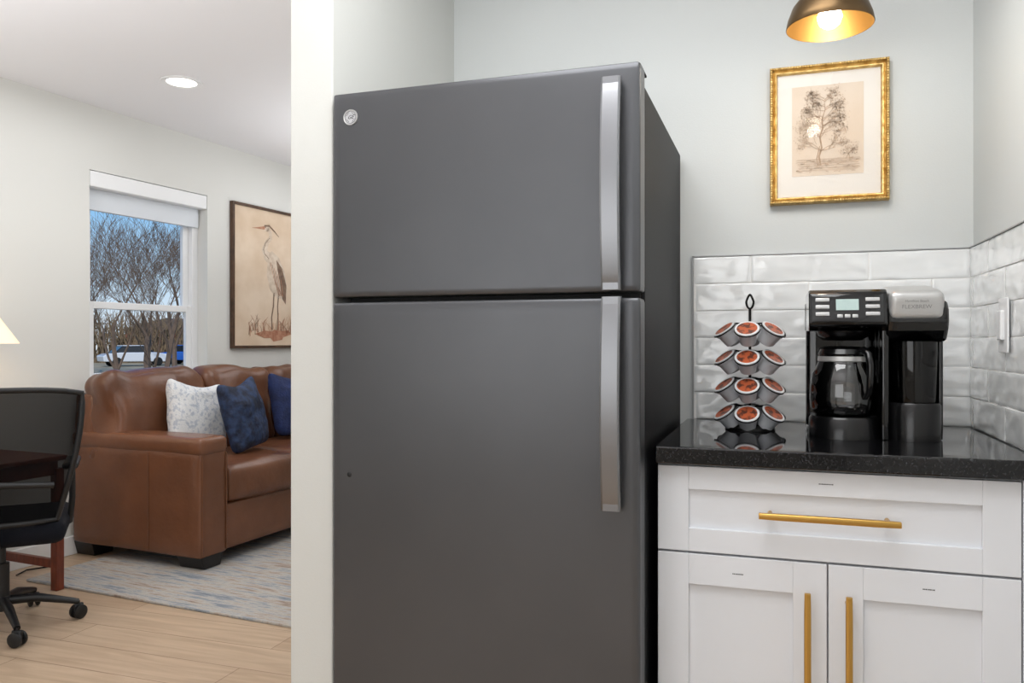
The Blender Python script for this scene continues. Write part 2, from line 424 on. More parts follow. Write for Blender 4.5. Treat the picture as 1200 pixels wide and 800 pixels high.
def fhandle(par,z0,z1,foot_low):
    w=MB(); n=24; x0=-.342-FX; x1=-.302-FX; pts=[]
    for i in range(n+1):
        f=i/n; z=z0+(z1-z0)*f
        g=f if foot_low else 1-f
        out=.030+.020*math.sin(math.pi*min(1,g*1.0))**.7
        pts.append((1.637-2-out,z))
    b=len(w.v)
    for (y,z) in pts:
        for (x,yy) in ((x0,y+.003),(x0+.004,y),(x1-.004,y),(x1,y+.003),(x1,y+.012),(x0,y+.012)):
            w.v.append((x,yy,z))
    for i in range(n):
        for k in range(6):
            k2=(k+1)%6; w.f.append((b+i*6+k,b+i*6+k2,b+(i+1)*6+k2,b+(i+1)*6+k)); w.m.append(0)
    w.f.append(tuple(b+k for k in range(6))); w.m.append(0); w.f.append(tuple(b+n*6+k for k in range(6))); w.m.append(0)
    for zz in (z0+.0,z1-.035): w.box(x0+.004,x1-.004,1.637-2-.034,1.637-2-.0005,zz+.001,zz+.034)
    o=w.obj('handle',m_steel,par,smooth=35); o['label']='brushed steel bar handle'
fhandle(fd,1.245,1.682,True); fhandle(ld,.793,1.232,False)
for x in (-.972,-.30):
    MB().rbox(*fl(x-.0,x+.03 if x>-.9 else x+.02,1.66,1.75,1.7165,1.7225),r=.0028,n=6).obj('hinge_cover',m_gask,fr,smooth=40)
ey=1.637-2
mt=Matrix.Translation((-.939-FX,ey,1.66))@Matrix.Rotation(R(90),4,'X')
eb=MB(); eb.lathe([(0,.002),(.0155,.002),(.0165,.003),(.018,.003),(.0185,.0),(.0185,-.001)],40,mat=mt,mis=[0,1,1,1,1])
em=eb.obj('emblem',[M('emblem_grey',(196,197,200),.35,.4,bump=(60,.02)),m_silver],fd,smooth=40)
text('emblem_monogram','GE',.0125,m_dark,fd,(-.939-FX,ey-.0022,1.66),(R(90),0,0),font_shear=.5)
er=MB(); er.lathe([(.0138,.0022),(.0138,.0028),(.0144,.0028),(.0144,.0022)],36,mat=mt)
for k in range(4):   # curls between ring and monogram
    a=R(90*k+20); pts=[]
    for j in range(8):
        f=j/7; aa=a+R(52)*f; rr=.0128-.0028*math.sin(f*math.pi*.9)
        pts.append(mt@Vector((rr*math.cos(aa),rr*math.sin(aa),.0024)))
    er.tube(pts,.0004,5)
er.obj('emblem_ring',m_dark,fd,smooth=30)
MB().lathe([(0,.002),(.004,.002),(.006,0)],16,mat=Matrix.Translation((-.943-FX,ey,.831))@Matrix.Rotation(R(90),4,'X')).obj('screw_cap',m_gask,ld,smooth=50)
# ---------------------------------------------------------------- coffee maker
cmx,cmy=.213,2.10
cm=TH('coffee_maker','black two-way coffee maker with silver single-serve lid','coffee maker',(cmx,cmy,.9145))
w=MB()
w.rbox(-.143,.02,.045,.13,0,.335,.012,8); w.rbox(.012,.146,-.030,.13,0,.31,.014,10)
w.rbox(-.143,.143,-.02,.12,0,.02,.008,6)
w.rbox(.014,.030,-.105,.06,.0,.30,.004,5); w.rbox(.136,.147,-.07,.06,.0,.28,.004,5)
w.obj('body',m_black,cm,smooth=45)
pr=[(-.135,.258),(-.140,.266),(-.122,.338),(-.108,.345),(.12,.345),(.12,.25),(-.11,.25)]
MB().prism(pr,-.143,.024,'x').obj('brew_head',m_black,cm,bevel=.004,bseg=3)
ang=math.atan2(.018,.072)
PM=Matrix.Translation((-.0605,-.1315,.302))@Matrix.Rotation(-ang,4,'X')
cpo=MB().rbox(-.077,.077,-.0025,.0025,-.036,.034,.0024,6,mat=PM).obj('control_panel',m_black,cm,smooth=40)
MB().box(-.024,.024,-.004,-.002,-.006,.020,mat=PM).obj('display',m_lcd,cpo)
for sx in (-1,1):
    for k in range(3):
        cx=sx*.053; cz=.019-.017*k
        MB().rbox(cx-.015,cx+.015,-.0055,-.002,cz-.0045,cz+.0045,.0012,4,mat=PM).obj('button',m_btn,cpo,smooth=40)
for k,cx in enumerate((-.016,0,.016)):
    MB().rbox(cx-.006,cx+.006,-.005,-.002,-.024,-.016,.001,4,mat=PM).obj('button',m_btn,cpo,smooth=40)
MB().lathe([(0,.228),(.04,.228),(.058,.24),(.062,.252)],32,mat=Matrix.Translation((-.062,-.045,0))).obj('filter_basket',m_blackm,cm,smooth=40)
MB().lathe([(0,.046),(.060,.046),(.062,.05),(.073,.05),(.077,.044),(.079,.0),(0,0)],48,mat=Matrix.Translation((-.063,-.058,0))).obj('warming_plate',m_blackm,cm,smooth=35)
# single-serve side
w=MB()
pr=[(-.118,.25),(-.125,.27),(-.122,.30),(-.105,.318),(.12,.33),(.12,.215),(-.095,.225)]
w.prism(pr,.022,.150,'x'); w.obj('single_serve_head',m_black,cm,bevel=.010,bseg=3)
LT=8
LM=Matrix.Translation((.083,-.045,.307))@Matrix.Rotation(R(LT),4,'X')
lid=MB().rbox(-.057,.057,-.086,.08,-.024,.043,.016,12,bulge=(0,0,.003),mat=LM).obj('single_serve_lid',m_silver,cm,smooth=60)
for s_,sz,zz in (('FLEXBREW',.0125,.008),('Hamilton Beach',.0075,.021)):
    tm=LM@Matrix.Translation((0,-.0862,zz))
    text('lid_lettering',s_,sz,m_lett,lid,tuple(tm.translation),(R(90+LT),0,0))
# clear dark sleeve that fills the bay above the cup stand
MB().lathe([(.0,.086),(.048,.086),(.049,.10),(.052,.20),(.052,.226)],44,mat=Matrix.Translation((.084,-.066,0))).obj('brew_sleeve',m_smoke,cm,smooth=50)
MB().lathe([(0,.235),(.010,.150),(.018,.145),(.026,.23)],24,mat=Matrix.Translation((.084,-.065,0))).obj('spout',m_blackm,cm,smooth=40)
w=MB(); w.rbox(.027,.140,-.06,.03,0,.088,.01,6); w.lathe([(0,.0),(.058,.0),(.058,.080),(.055,.086),(0,.086)],40,mat=Matrix.Translation((.084,-.07,0)))
w.obj('cup_stand',m_blackm,cm,smooth=40)
# carafe
cf=TH('glass_carafe','glass coffee carafe with black lid and handle','carafe',(cmx-.063,cmy-.058,.9145+.0505))
MB().lathe([(0,.001),(.058,.001),(.068,.005),(.0735,.018),(.0755,.04),(.075,.07),(.070,.098),(.060,.120),(.054,.133),(.056,.142)],56).obj('glass_bowl',m_cglass,cf,smooth=60)
MB().lathe([(.0565,.128),(.058,.130),(.0565,.140),(.055,.140)],40).obj('band',m_silver,cf,smooth=40)
MB().lathe([(0,.163),(.035,.163),(.052,.157),(.057,.146),(.055,.141),(.05,.140)],40).obj('lid',m_blackm,cf,smooth=40)
ha=R(-58); hx,hy=math.cos(ha),math.sin(ha)
path=[(.052,.15),(.072,.155),(.088,.146),(.095,.12),(.094,.085),(.090,.06),(.0765,.045)]
MB().tube([(a*hx,a*hy,z) for a,z in path],[.008,.009,.009,.008,.008,.007,.005],12).obj('handle',m_blackm,cf,smooth=60)
# ---------------------------------------------------------------- pod carousel
px,py=-.066,2.14
rk=TH('pod_carousel','black wire coffee pod carousel on countertop','coffee pod holder',(px,py,.9145))
tiers=[.258,.187,.116,.046]
RR=.070; TI=R(37); PA=-94; PS=1.2
w=MB(); 
w.lathe([(0,.006),(.06,.006),(.062,.003),(.062,0),(0,0)],40); w.obj('base',m_wire,rk,smooth=40)
w=MB(); w.tube([(0,0,.005),(0,0,.31)],.0035,10)
w.obj('pole',m_wire,rk,smooth=60)
lp=[]
for i in range(24):
    a=2*math.pi*i/24; rr=.009*math.sin(a)*(1 if math.cos(a)<0 else (1-.5*math.cos(a))) ; lp.append((rr,0,.328+.018*math.cos(a)))
MB().tube(lp,.0028,8,closed=True).obj('finial_loop',m_wire,rk,smooth=60)
for tz in tiers:
    w=MB()
    for k in range(6):
        a=R(PA+60*k)
        c=Vector((math.cos(a),math.sin(a),0)); ax=(c*math.sin(TI)+Vector((0,0,math.cos(TI)))).normalized()
        cen=c*RR+Vector((0,0,tz)) - ax*.004
        rot=ax.to_track_quat('Z','Y').to_matrix().to_4x4(); mt=Matrix.Translation(cen)@rot
        w.tube([mt@Vector((.0255*PS*math.cos(t),.0255*PS*math.sin(t),0)) for t in [2*math.pi*i/20 for i in range(20)]],.0014,6,closed=True)
        w.tube([(0,0,tz+.012),tuple(mt@Vector((0,0,0))+ -c*.0242+Vector((0,0,.0182)))],.0016,6)
    w.obj('tier_ring',m_wire,rk,smooth=60)
pod=None
random.seed(11)
for ti,tz in enumerate(tiers):
    for k in range(6):
        a=R(PA+60*k)
        c=Vector((math.cos(a),math.sin(a),0)); ax=(c*math.sin(TI)+Vector((0,0,math.cos(TI)))).normalized()
        cen=c*RR+Vector((px,py,tz+.9145))
        q=ax.to_track_quat('Z','Y').to_matrix().to_4x4()@Matrix.Rotation(random.uniform(0,6),4,'Z')
        if pod is None:
            pod=TH('coffee_pod','grey coffee pod with orange foil lid in wire carousel','coffee pod',(0,0,0),group='coffee pods in the carousel')
            cup=MB().lathe([(r_*PS,z_*PS*.85) for r_,z_ in [(0,-.043),(.0150,-.043),(.0165,-.0415),(.0200,-.015),(.021,-.012),(.0228,-.011),(.0238,-.002),(.0252,-.0012),(.0253,0),(.0235,.0004)]],28,mis=[0]*6+[1]*3).obj('cup',[m_podc,m_podw],pod,smooth=35)
            lid_=MB().lathe([(r_*PS,z_) for r_,z_ in [(0,.0008),(.0208,.0008),(.0211,.0009),(.0243,.0007),(.0246,.0002)]],28,mis=[0,1,1,1]).obj('foil_lid',[m_podl,m_podw],pod,smooth=35)
            me=pod
        else:
            me=pod.copy(); COL.objects.link(me)
            for ch in (cup,lid_):
                c2=ch.copy(); c2.parent=me; COL.objects.link(c2)
        me.rotation_mode='QUATERNION'; me.location=cen; me.rotation_quaternion=q.to_quaternion()
# ---------------------------------------------------------------- framed tree sketch
class DR:
    def __init__(s,mp): s.mb=MB(); s.mp=mp; s.l=1
    def poly(s,pts,mi): s.mb.face([s.mp(u,v,s.l*.00012) for u,v in pts],mi); s.l=min(s.l+1,22)
    def ell(s,cx,cy,rx,ry,mi,n=20,rot=0):
        s.poly([(cx+rx*math.cos(a)*math.cos(rot)-ry*math.sin(a)*math.sin(rot),cy+rx*math.cos(a)*math.sin(rot)+ry*math.sin(a)*math.cos(rot)) for a in [2*math.pi*i/n for i in range(n)]],mi)
    def stroke(s,pts,w,mi):
        n=len(pts)
        if not isinstance(w,(list,tuple)): w=[w]*n
        Ls=[];Rs=[]
        for i in range(n):
            a=pts[max(i-1,0)]; b=pts[min(i+1,n-1)]; dx,dy=b[0]-a[0],b[1]-a[1]; l=math.hypot(dx,dy) or 1
            nx,ny=-dy/l,dx/l; Ls.append((pts[i][0]+nx*w[i]/2,pts[i][1]+ny*w[i]/2)); Rs.append((pts[i][0]-nx*w[i]/2,pts[i][1]-ny*w[i]/2))
        for i in range(n-1):
            s.mb.face([s.mp(*Ls[i],s.l*.00012),s.mp(*Rs[i],s.l*.00012),s.mp(*Rs[i+1],s.l*.00012),s.mp(*Ls[i+1],s.l*.00012)],mi)
def frame_mesh(W,H,prof):
    mb=MB(); n=len(prof); rings=[]
    for (i_,o_) in prof:
        b=len(mb.v); x=W/2-i_
        mb.v+=[(-x,-o_,i_),(x,-o_,i_),(x,-o_,H-i_),(-x,-o_,H-i_)]; rings.append(b)
    for k in range(n-1):
        for c in range(4):
            d=(c+1)%4; mb.f.append((rings[k]+c,rings[k]+d,rings[k+1]+d,rings[k+1]+c)); mb.m.append(0)
    return mb
pa=TH('framed_botanical_print','gilded beaded frame with sepia tree sketch on wall','picture',(.1355,2.3945,1.526))
W,H=.309,.386
fm=frame_mesh(W,H,[(0,0),(0,.024),(.003,.028),(.006,.028),(.009,.022),(.012,.020),(.015,.023),(.018,.022),(.020,.016),(.021,.012),(.021,.006)])
for i in range(44):
    x=-W/2+.0045+(W-.009)*i/43
    for z in (.0045,H-.0045): fm.rbox(x-.0032,x+.0032,-.0315,-.025,z-.0032,z+.0032,.003,2)
for i in range(1,55):
    z=.0045+(H-.009)*i/55
    for x in (-W/2+.0045,W/2-.0045): fm.rbox(x-.0032,x+.0032,-.0315,-.025,z-.0032,z+.0032,.003,2)
fm.obj('frame',m_goldf,pa,smooth=35)
B('mat_board',(-W/2+.015,W/2-.015,-.010,-.002,.015,H-.015),m_mat,pa,0)
d=DR(lambda u,v,l:(u,-.0105-l,v))
d.poly([(-.095,.078),(.091,.078),(.091,.330),(-.095,.330)],0)
random.seed(8)
for i in range(6): d.poly([(-.09+.02*random.random(),.092+.006*i),(.085-.02*random.random(),.090+.006*i+random.uniform(-.003,.003)),(.08,.094+.006*i),(-.08,.095+.006*i)],2)
random.seed(21)
def br(x,y,a,l,wd,lev):
    pts=[(x,y)]; aa=a
    for i in range(4):
        aa+=random.uniform(-.25,.25); x+=math.cos(aa)*l/4; y+=math.sin(aa)*l/4; pts.append((x,y))
    if not all(-.085<p[0]<.075 and p[1]<.318 for p in pts): return
    d.stroke(pts,[wd*(1-.12*i) for i in range(5)],1)
    if lev==0:
        for i in range(5): d.ell(x+random.gauss(0,.006),y+random.gauss(0,.006),random.uniform(.001,.0022),random.uniform(.0008,.0013),random.choice((1,2,2)),6,random.random()*3)
        return
    for k in range(3): br(pts[random.choice((2,3,4))][0],pts[3][1] if k else pts[4][1],aa+random.uniform(-.8,.8),l*random.uniform(.6,.75),wd*.6,lev-1)
tr=[(-.020,.105),(-.024,.13),(-.017,.155),(-.022,.185),(-.014,.21),(-.016,.235),(-.008,.26),(-.010,.282)]
d.stroke(tr,[.006,.005,.0045,.004,.0035,.003,.002,.001],1)
d.stroke([(-.026,.105),(-.030,.125),(-.022,.16)],[.004,.003,.002],1)
for i,(x,y) in enumerate(tr[1:]):
    for sgn in (-1,1,-1,1):
        if i==0: continue
        br(x,y+random.uniform(-.01,.01),R(90)+sgn*random.uniform(.6,1.35),.034*(1.15-.07*i),.0015,2)
br(.045,.12,R(80),.022,.0014,2); br(.055,.118,R(95),.018,.0012,2)
for i in range(110):
    x=random.uniform(-.085,.075); y=random.uniform(.086,.125); d.stroke([(x,y),(x+random.uniform(.003,.012),y+random.uniform(-.003,.004))],.0009,random.choice((1,2)))
d.mb.obj('drawing',[m_paper,m_sepia,m_sepial],pa,fix=False)
MB().face([(-W/2+.02,-.0145,.02),(W/2-.02,-.0145,.02),(W/2-.02,-.0145,H-.02),(-W/2+.02,-.0145,H-.02)]).obj('glazing',m_pglass,pa,fix=False)
# ---------------------------------------------------------------- sconce
sc=TH('wall_sconce','antique brass dome swing-arm sconce in front of the picture, lit','wall lamp',(.114,1.95,1.856))
K=.915
def kp(l): return [(a*K,b*K) for a,b in l]
MB().lathe(kp([(.102,0),(.1035,.002),(.1,.02),(.088,.052),(.066,.08),(.04,.095),(.02,.1),(.018,.125),(0,.128)]),48).obj('shade',m_brassd,sc,smooth=50)
MB().lathe(kp([(.1018,.0005),(.098,.02),(.086,.05),(.064,.077),(.038,.092),(0,.096)]),48).obj('shade_lining',m_goldin,sc,smooth=60)
MB().lathe([(0,-.004),(.012,-.001),(.022,.007),(.027,.022),(.023,.036),(.013,.048),(.010,.08)],28).obj('bulb',m_bulb,sc,smooth=80)
MB().tube([(0,0,.11),(0,.0,.19),(0,.03,.24),(0,.09,.26),(0,.444,.26)],.006,12).obj('arm',m_brassd,sc,smooth=60)
MB().lathe([(0,.018),(.05,.018),(.055,.012),(.055,0)],36,mat=Matrix.Translation((0,.4445,.26))@Matrix.Rotation(R(90),4,'X')).obj('wall_plate',m_brassd,sc,smooth=40)
# ---------------------------------------------------------------- heron picture
hp=TH('heron_picture','thin walnut frame with heron painting above sofa','picture',LR(.001,1.88,1.094),AL)
HW,HH=.64,.99
fm=MB()
for e in ((0,.03,-HW/2,-HW/2+.018,0,HH),(0,.03,HW/2-.018,HW/2,0,HH),(0,.03,-HW/2+.018,HW/2-.018,0,.018),(0,.03,-HW/2+.018,HW/2-.018,HH-.018,HH)): fm.box(*e)
fm.obj('frame',m_frw,hp,bevel=.002)
d=DR(lambda u,v,l:(.016+l,u,v))
hw2=HW/2-.016
d.poly([(-hw2,.016),(hw2,.016),(hw2,HH-.016),(-hw2,HH-.016)],0)
U=lambda f:(f-.5)*HW
V=lambda f:f*HH
def pp(l): return [(U(a),V(b)) for a,b in l]
for i in range(7): d.poly(pp([(.15+.04*random.random(),.10+.012*i),(.6,.095+.012*i),(.95-.05*random.random(),.103+.012*i),(.6,.108+.012*i)]),4)
d.stroke(pp([(.74,.40),(.72,.30),(.73,.2),(.72,.13)]),.012,2); d.stroke(pp([(.66,.40),(.65,.3),(.62,.22),(.63,.13)]),.012,2)
d.poly(pp([(.56,.66),(.62,.70),(.74,.66),(.84,.56),(.88,.44),(.84,.33),(.78,.36),(.70,.36),(.60,.42),(.54,.52)]),1)
d.poly(pp([(.70,.64),(.80,.58),(.87,.46),(.86,.32),(.80,.36),(.76,.48),(.72,.56)]),2)
for i in range(7): d.stroke(pp([(.60+.03*i,.62-.02*i),(.66+.025*i,.5-.02*i),(.74+.014*i,.38-.0*i)]),.005,2 if i%2 else 3)
d.stroke(pp([(.62,.64),(.54,.66),(.50,.70),(.54,.75),(.60,.79),(.60,.83),(.55,.855)]),[.10,.075,.055,.042,.036,.036,.04],1)
d.stroke(pp([(.58,.64),(.51,.67),(.485,.70),(.52,.75),(.585,.79)]),.007,2)
d.ell(U(.535),V(.857),.036,.023,1); d.poly(pp([(.51,.87),(.30,.842),(.51,.845)]),3)
d.stroke(pp([(.50,.872),(.58,.878),(.68,.84),(.74,.81)]),[.012,.014,.008,.003],2); d.ell(U(.52),V(.862),.005,.005,2,10)
random.seed(5)
for i in range(46):
    x=random.uniform(.25,.95); h=random.uniform(.04,.13); y=random.uniform(.08,.13)
    d.stroke(pp([(x,y),(x+random.uniform(-.02,.02),y+h*.6),(min(.95,x+random.uniform(-.08,.08)),y+h)]),[.006,.004,.002],3 if i%4 else 2)
d.poly(pp([(.35,.10),(.5,.125),(.7,.115),(.9,.13),(.96,.10),(.8,.075),(.5,.07)]),3)
d.poly(pp([(.55,.10),(.66,.13),(.85,.12),(.8,.06),(.65,.045)]),3)
d.mb.obj('painting',[m_canvas,m_heron,m_herond,m_rust,M('wash_tan',(208,180,154),.9,var=(20,(216,192,168)))],hp,fix=False)
# ---------------------------------------------------------------- sofa
so=TH('sofa','brown leather three-seat sofa under the window','sofa',LR(.46,1.45,0),AL)
MB().rbox(-.42,.45,-1.05,1.05,.075,.315,.02,8).obj('base',m_leath,so,smooth=50)
MB().rbox(-.435,-.28,-1.075,1.075,.075,.87,.035,10,amp=.006,freq=6).obj('backrest',m_leath,so,smooth=50)
for sg in (-1,1):
    y0,y1=sorted((sg*1.08,sg*.895))
    w=MB(); w.rbox(-.435,.465,y0,y1,.072,.60,.018,10,amp=.004,freq=5); w.rbox(-.438,.473,y0-.006,y1+.006,.575,.668,.032,10,amp=.005,freq=6)
    w.tube([(.467,y0+.012,.09),(.467,y0+.012,.58)],.004,8); w.tube([(.467,y1-.012,.09),(.467,y1-.012,.58)],.004,8)
    w.tube([(.12,y0-.001,.09),(.12,y0-.001,.58)],.0035,8)
    w.obj('arm',m_leath,so,smooth=50)
for i,(a,b) in enumerate(((-.895,-.30),(-.30,.30),(.30,.895))):
    MB().rbox(-.25,.48,a+.002,b-.002,.31,.505,.045,14,bulge=(.012,0,.022),amp=.012,freq=5,seed=i).obj('seat_cushion',m_leathc,so,smooth=60)
for i,(a,b) in enumerate(((-1.075,-.40),(-.40,.16),(.16,.66),(.66,1.075))):
    mt=Matrix.Translation((-.22,0,.47))@Matrix.Rotation(R(-9),4,'Y')
    MB().rbox(-.12,.14,a+.003,b-.003,0,.50,.075,20,bulge=(.035,0,.015),amp=.034,freq=7,seed=i+4,mat=mt).obj('back_cushion',m_leathc,so,smooth=60)
for sx,z in ((.36,.013),(-.38,.001)):
    for sy in (-1,1):
        w=MB(); c=(sx,sy*.985)
        w.prism([(c[1]-.075,.078),(c[1]+.075,.078),(c[1]+.055,z),(c[1]-.055,z)],c[0]-.07,c[0]+.09 if sx>0 else c[0]+.07,'x'); w.obj('foot',m_foot,so,bevel=.004)
def pillow(name,label,mat,loc,phi,tilt,w_,h_,T,seed,roll=0):
    mb=MB(); n=22
    for side in (1,-1):
        idx=[]
        for j in range(n+1):
            row=[]
            for i in range(n+1):
                u=-1+2*i/n; v=-1+2*j/n
                u=math.sin(u*math.pi/2); v=math.sin(v*math.pi/2)
                t=max(0,(1-u*u)*(1-v*v))**.36
                k=1-.10*(abs(u)*abs(v))**6
                x=u*w_/2*(1-.05*(1-v*v))*k; z=v*h_/2*(1-.05*(1-u*u))*k
                y=side*t*T/2*(1+.32*noise.noise(Vector((x*10+seed,z*10,seed)))+.14*noise.noise(Vector((x*28+seed,z*28,seed))))
                z-=.045*(1-u*u)*(v>0)*v*v
                mb.v.append((x,y,z)); row.append(len(mb.v)-1)
            idx.append(row)
        for j in range(n):
            for i in range(n): mb.f.append((idx[j][i],idx[j][i+1],idx[j+1][i+1],idx[j+1][i])); mb.m.append(0)
    o=mb.obj(name,mat)
    bm=bmesh.new(); bm.from_mesh(o.data); bmesh.ops.remove_doubles(bm,verts=bm.verts,dist=.0004); bmesh.ops.recalc_face_normals(bm,faces=bm.faces); bm.to_mesh(o.data); bm.free()
    for p in o.data.polygons: p.use_smooth=True
    o.location=loc; o.rotation_euler=(R(tilt),R(roll),R(phi)+AL)
    tag(o,label,'pillow','throw pillows on the sofa'); return o
pillow('throw_pillow','white throw pillow with grey pattern against sofa arm',m_wpil,LR(.47,.80,.735),86,-14,.38,.41,.15,1,8)
pillow('throw_pillow','navy blue velvet throw pillow beside white pillow',m_navy,LR(.67,.95,.735),101,-12,.36,.42,.14,2,-6)
pillow('throw_pillow','royal blue throw pillow further along the sofa',m_navy2,LR(.50,1.60,.74),92,-14,.42,.43,.15,3,3)
# rug
rg=MB().box(0,2.0,0,2.6,0,.011).obj('area_rug',m_rug,bevel=.003,loc=LR(.24,-.035,.0005),rot=(0,0,AL)); tag(rg,'distressed blue grey and cream area rug under sofa','rug')
# ---------------------------------------------------------------- side table / lamp / chair
tb=TH('side_table','small cherry wood table against the wall','table',LR(.30,-.285,0),AL)
w=MB(); w.rbox(-.28,.225,-.25,.25,.595,.62,.006,6); w.obj('tabletop',m_cherry,tb,smooth=40)
B('apron',(-.25,.20,-.22,.22,.53,.595),m_cherry,tb,.003)
for cx in (-.25,.195):
    for cy in (-.22,.22):
        MB().prism([(cx-.02,cy-.02),(cx+.02,cy-.02),(cx+.02,cy+.02),(cx-.02,cy+.02)],0.001,.56,'z').obj('leg',m_cherry,tb,bevel=.003)
for sy in (-1,1): B('stretcher',(-.23,.175,sy*.22-.012,sy*.22+.012,.10,.14),m_cherry,tb,.003)
lp_=TH('table_lamp','table lamp with glowing cream cone shade','lamp',LR(.214,-.248,.621))
MB().lathe([(0,0),(.07,0),(.07,.015),(.03,.03),(.055,.12),(.06,.2),(.03,.3),(.012,.34),(.012,.5),(0,.5)],32).obj('base',M('ceramic_cream',(220,214,202),.3,bump=(40,.05)),lp_,smooth=60)
MB().lathe([(.165,.51),(.065,.66)],40).obj('lamp_shade',m_shade,lp_,smooth=60,fix=False)
ch=TH('office_chair','black mesh-back swivel office chair on casters','office chair',(-2.925,2.366,0),R(44))
w=MB()
camang=R(18.4)-R(44)
angs=[R(24.8)+camang+R(72)*k for k in range(5)]
w.lathe([(0,.13),(.03,.13),(.035,.10),(.035,.075),(0,.075)],24)
for a in angs:
    c,s_=math.cos(a),math.sin(a)
    w.tube([(c*.02,s_*.02,.11),(c*.12,s_*.12,.108),(c*.24,s_*.24,.078),(c*.268,s_*.268,.07)],[.02,.018,.013,.012],10)
w.obj('base',m_chair,ch,smooth=50)
for a in angs:
    c,s_=math.cos(a),math.sin(a); mt=Matrix.Translation((c*.268,s_*.268,.03))@Matrix.Rotation(a+.7,4,'Z')
    w=MB()
    for sgn in (-1,1): w.lathe([(0,.006),(.022,.006),(.0285,.003),(.0285,-.006),(.02,-.009),(0,-.009)],20,mat=mt@Matrix.Translation((0,sgn*.014,0))@Matrix.Rotation(R(90),4,'X'))
    w.tube([(0,0,.0),(0,0,.045)],.006,8,mat=mt); w.rbox(-.02,.02,-.008,.008,.0,.034,.006,4,mat=mt)
    w.obj('caster',m_chair,ch,smooth=40)
MB().tube([(0,0,.12),(0,0,.26)],.026,16).tube([(0,0,.25),(0,0,.37)],.014,12).obj('gas_lift',m_chair,ch,smooth=50)
MB().rbox(-.24,.235,-.24,.24,.365,.45,.04,12,bulge=(0,0,.01),amp=.004).obj('seat',m_seat,ch,smooth=60)
def bp(u,v):
    hwid=.205+.088*math.sin(min(1,v*1.05)*math.pi*.5)
    x=u*hwid
    y=-.255-.05*v+.05*(u*u)-.03*math.sin(v*math.pi)
    z=.455+.505*v-.018*u**4*v*v
    return (x,y,z)
w=MB(); n=14; idx=[]
for j in range(n+1):
    row=[]
    for i in range(n+1): w.v.append(bp(-1+2*i/n,j/n)); row.append(len(w.v)-1)
    idx.append(row)
for j in range(n):
    for i in range(n): w.f.append((idx[j][i],idx[j][i+1],idx[j+1][i+1],idx[j+1][i])); w.m.append(0)
w.obj('back_mesh',m_mesh,ch,smooth=80)
ring=[bp(-1+2*i/10,0) for i in range(11)]+[bp(1,j/12) for j in range(1,12)]+[bp(1-2*i/10,1) for i in range(0,11)]+[bp(-1,1-j/12) for j in range(1,12)]
MB().tube(ring,.011,10,closed=True).obj('back_frame',m_chair,ch,smooth=60)
w=MB(); w.tube([(0,-.05,.375),(0,-.22,.37),(0,-.32,.45),(0,-.335,.62)],[.022,.022,.02,.014],12)
w.tube([(-.2,-.285,.60),(0,-.335,.62),(.2,-.285,.60)],.012,10); w.obj('back_support',m_chair,ch,smooth=60)
for sx in (-1,1):
    w=MB(); w.tube([(sx*.20,.02,.38),(sx*.235,.02,.40),(sx*.245,.0,.50),(sx*.245,-.01,.635)],.012,10)
    w.rbox(sx*.245-.028,sx*.245+.028,-.14,.10,.635,.66,.011,8); w.obj('armrest',m_chair,ch,smooth=50)
q0=LR(.03,0,0)
cab=MB().tube([LR(.12,0.0,.006)-q0,LR(.08,.08,.006)-q0,LR(.13,.17,.006)-q0,LR(.09,.25,.006)-q0,LR(.04,.30,.03)-q0,LR(.025,.32,.2)-q0],.004,8).obj('power_cord',m_blackm,smooth=60,loc=q0); tag(cab,'black power cord along the baseboard','cord')
# ---------------------------------------------------------------- outdoors
GZ=-.6
def camw(r,d_,z=0): return Vector((.9489*r-.3156*d_,.3156*r+.9489*d_,z))
gm=M('winter_grass',(160,148,120),1,var=(.6,(136,126,102)),bump=(6,.4))
gr=MB().box(-90,-4.2,-30,90,-.1,0).obj('ground',gm,loc=(0,0,GZ)); ST(gr)
def tree_mesh(seed,h):
    random.seed(seed); w=MB()
    def grow(p,d_,l,r_,lev):
        pts=[p]; rs=[r_]; q=p; dd=d_.copy(); n=3
        for i in range(n):
            dd=(dd+Vector((random.uniform(-.2,.2),random.uniform(-.2,.2),random.uniform(-.05,.2)))).normalized()
            q=q+dd*l/n; pts.append(q); rs.append(r_*(1-.4*(i+1)/n))
        w.tube(pts,rs,6 if lev>3 else 3)
        if lev==0: return
        for k in range(4 if lev in (1,2,4) else 3):
            f=random.choice((1,2,3,3)); base=pts[f]
            ax=Vector((random.uniform(-1,1),random.uniform(-1,1),random.uniform(-.1,.5))).normalized()
            nd=(dd*.85+ax*.7).normalized()
            grow(base,nd,l*random.uniform(.60,.82),max(.006,rs[f]*.5),lev-1)
    grow(Vector((0,0,0)),Vector((0,0,1)),h*.32,h*.014,5)
    return w
treeobjs=[]
for sd,h in ((1,8),(2,8),(3,8)):
    treeobjs.append(tree_mesh(sd,h).obj('bare_tree',m_bark))
pos=[(-8.9,19.5,0,.75),(-12.7,25.5,1,.9),(-14.4,31.5,2,1.05),(-18.6,35.0,1,1.1),(-17.4,40,0,1.3),(-23.0,43,2,1.25),(-21.2,50,1,1.5)]
for i,(r_,d_,k,sc_) in enumerate(pos):
    if i<3: o=treeobjs[k]
    else: o=treeobjs[k].copy(); COL.objects.link(o)
    o.location=camw(r_,d_,GZ); o.rotation_euler=(0,0,i*1.3); o.scale=(sc_,sc_,sc_)
    tag(o,'leafless winter tree with dense brown branches outside','tree','bare trees outside')
w=MB()
random.seed(4)
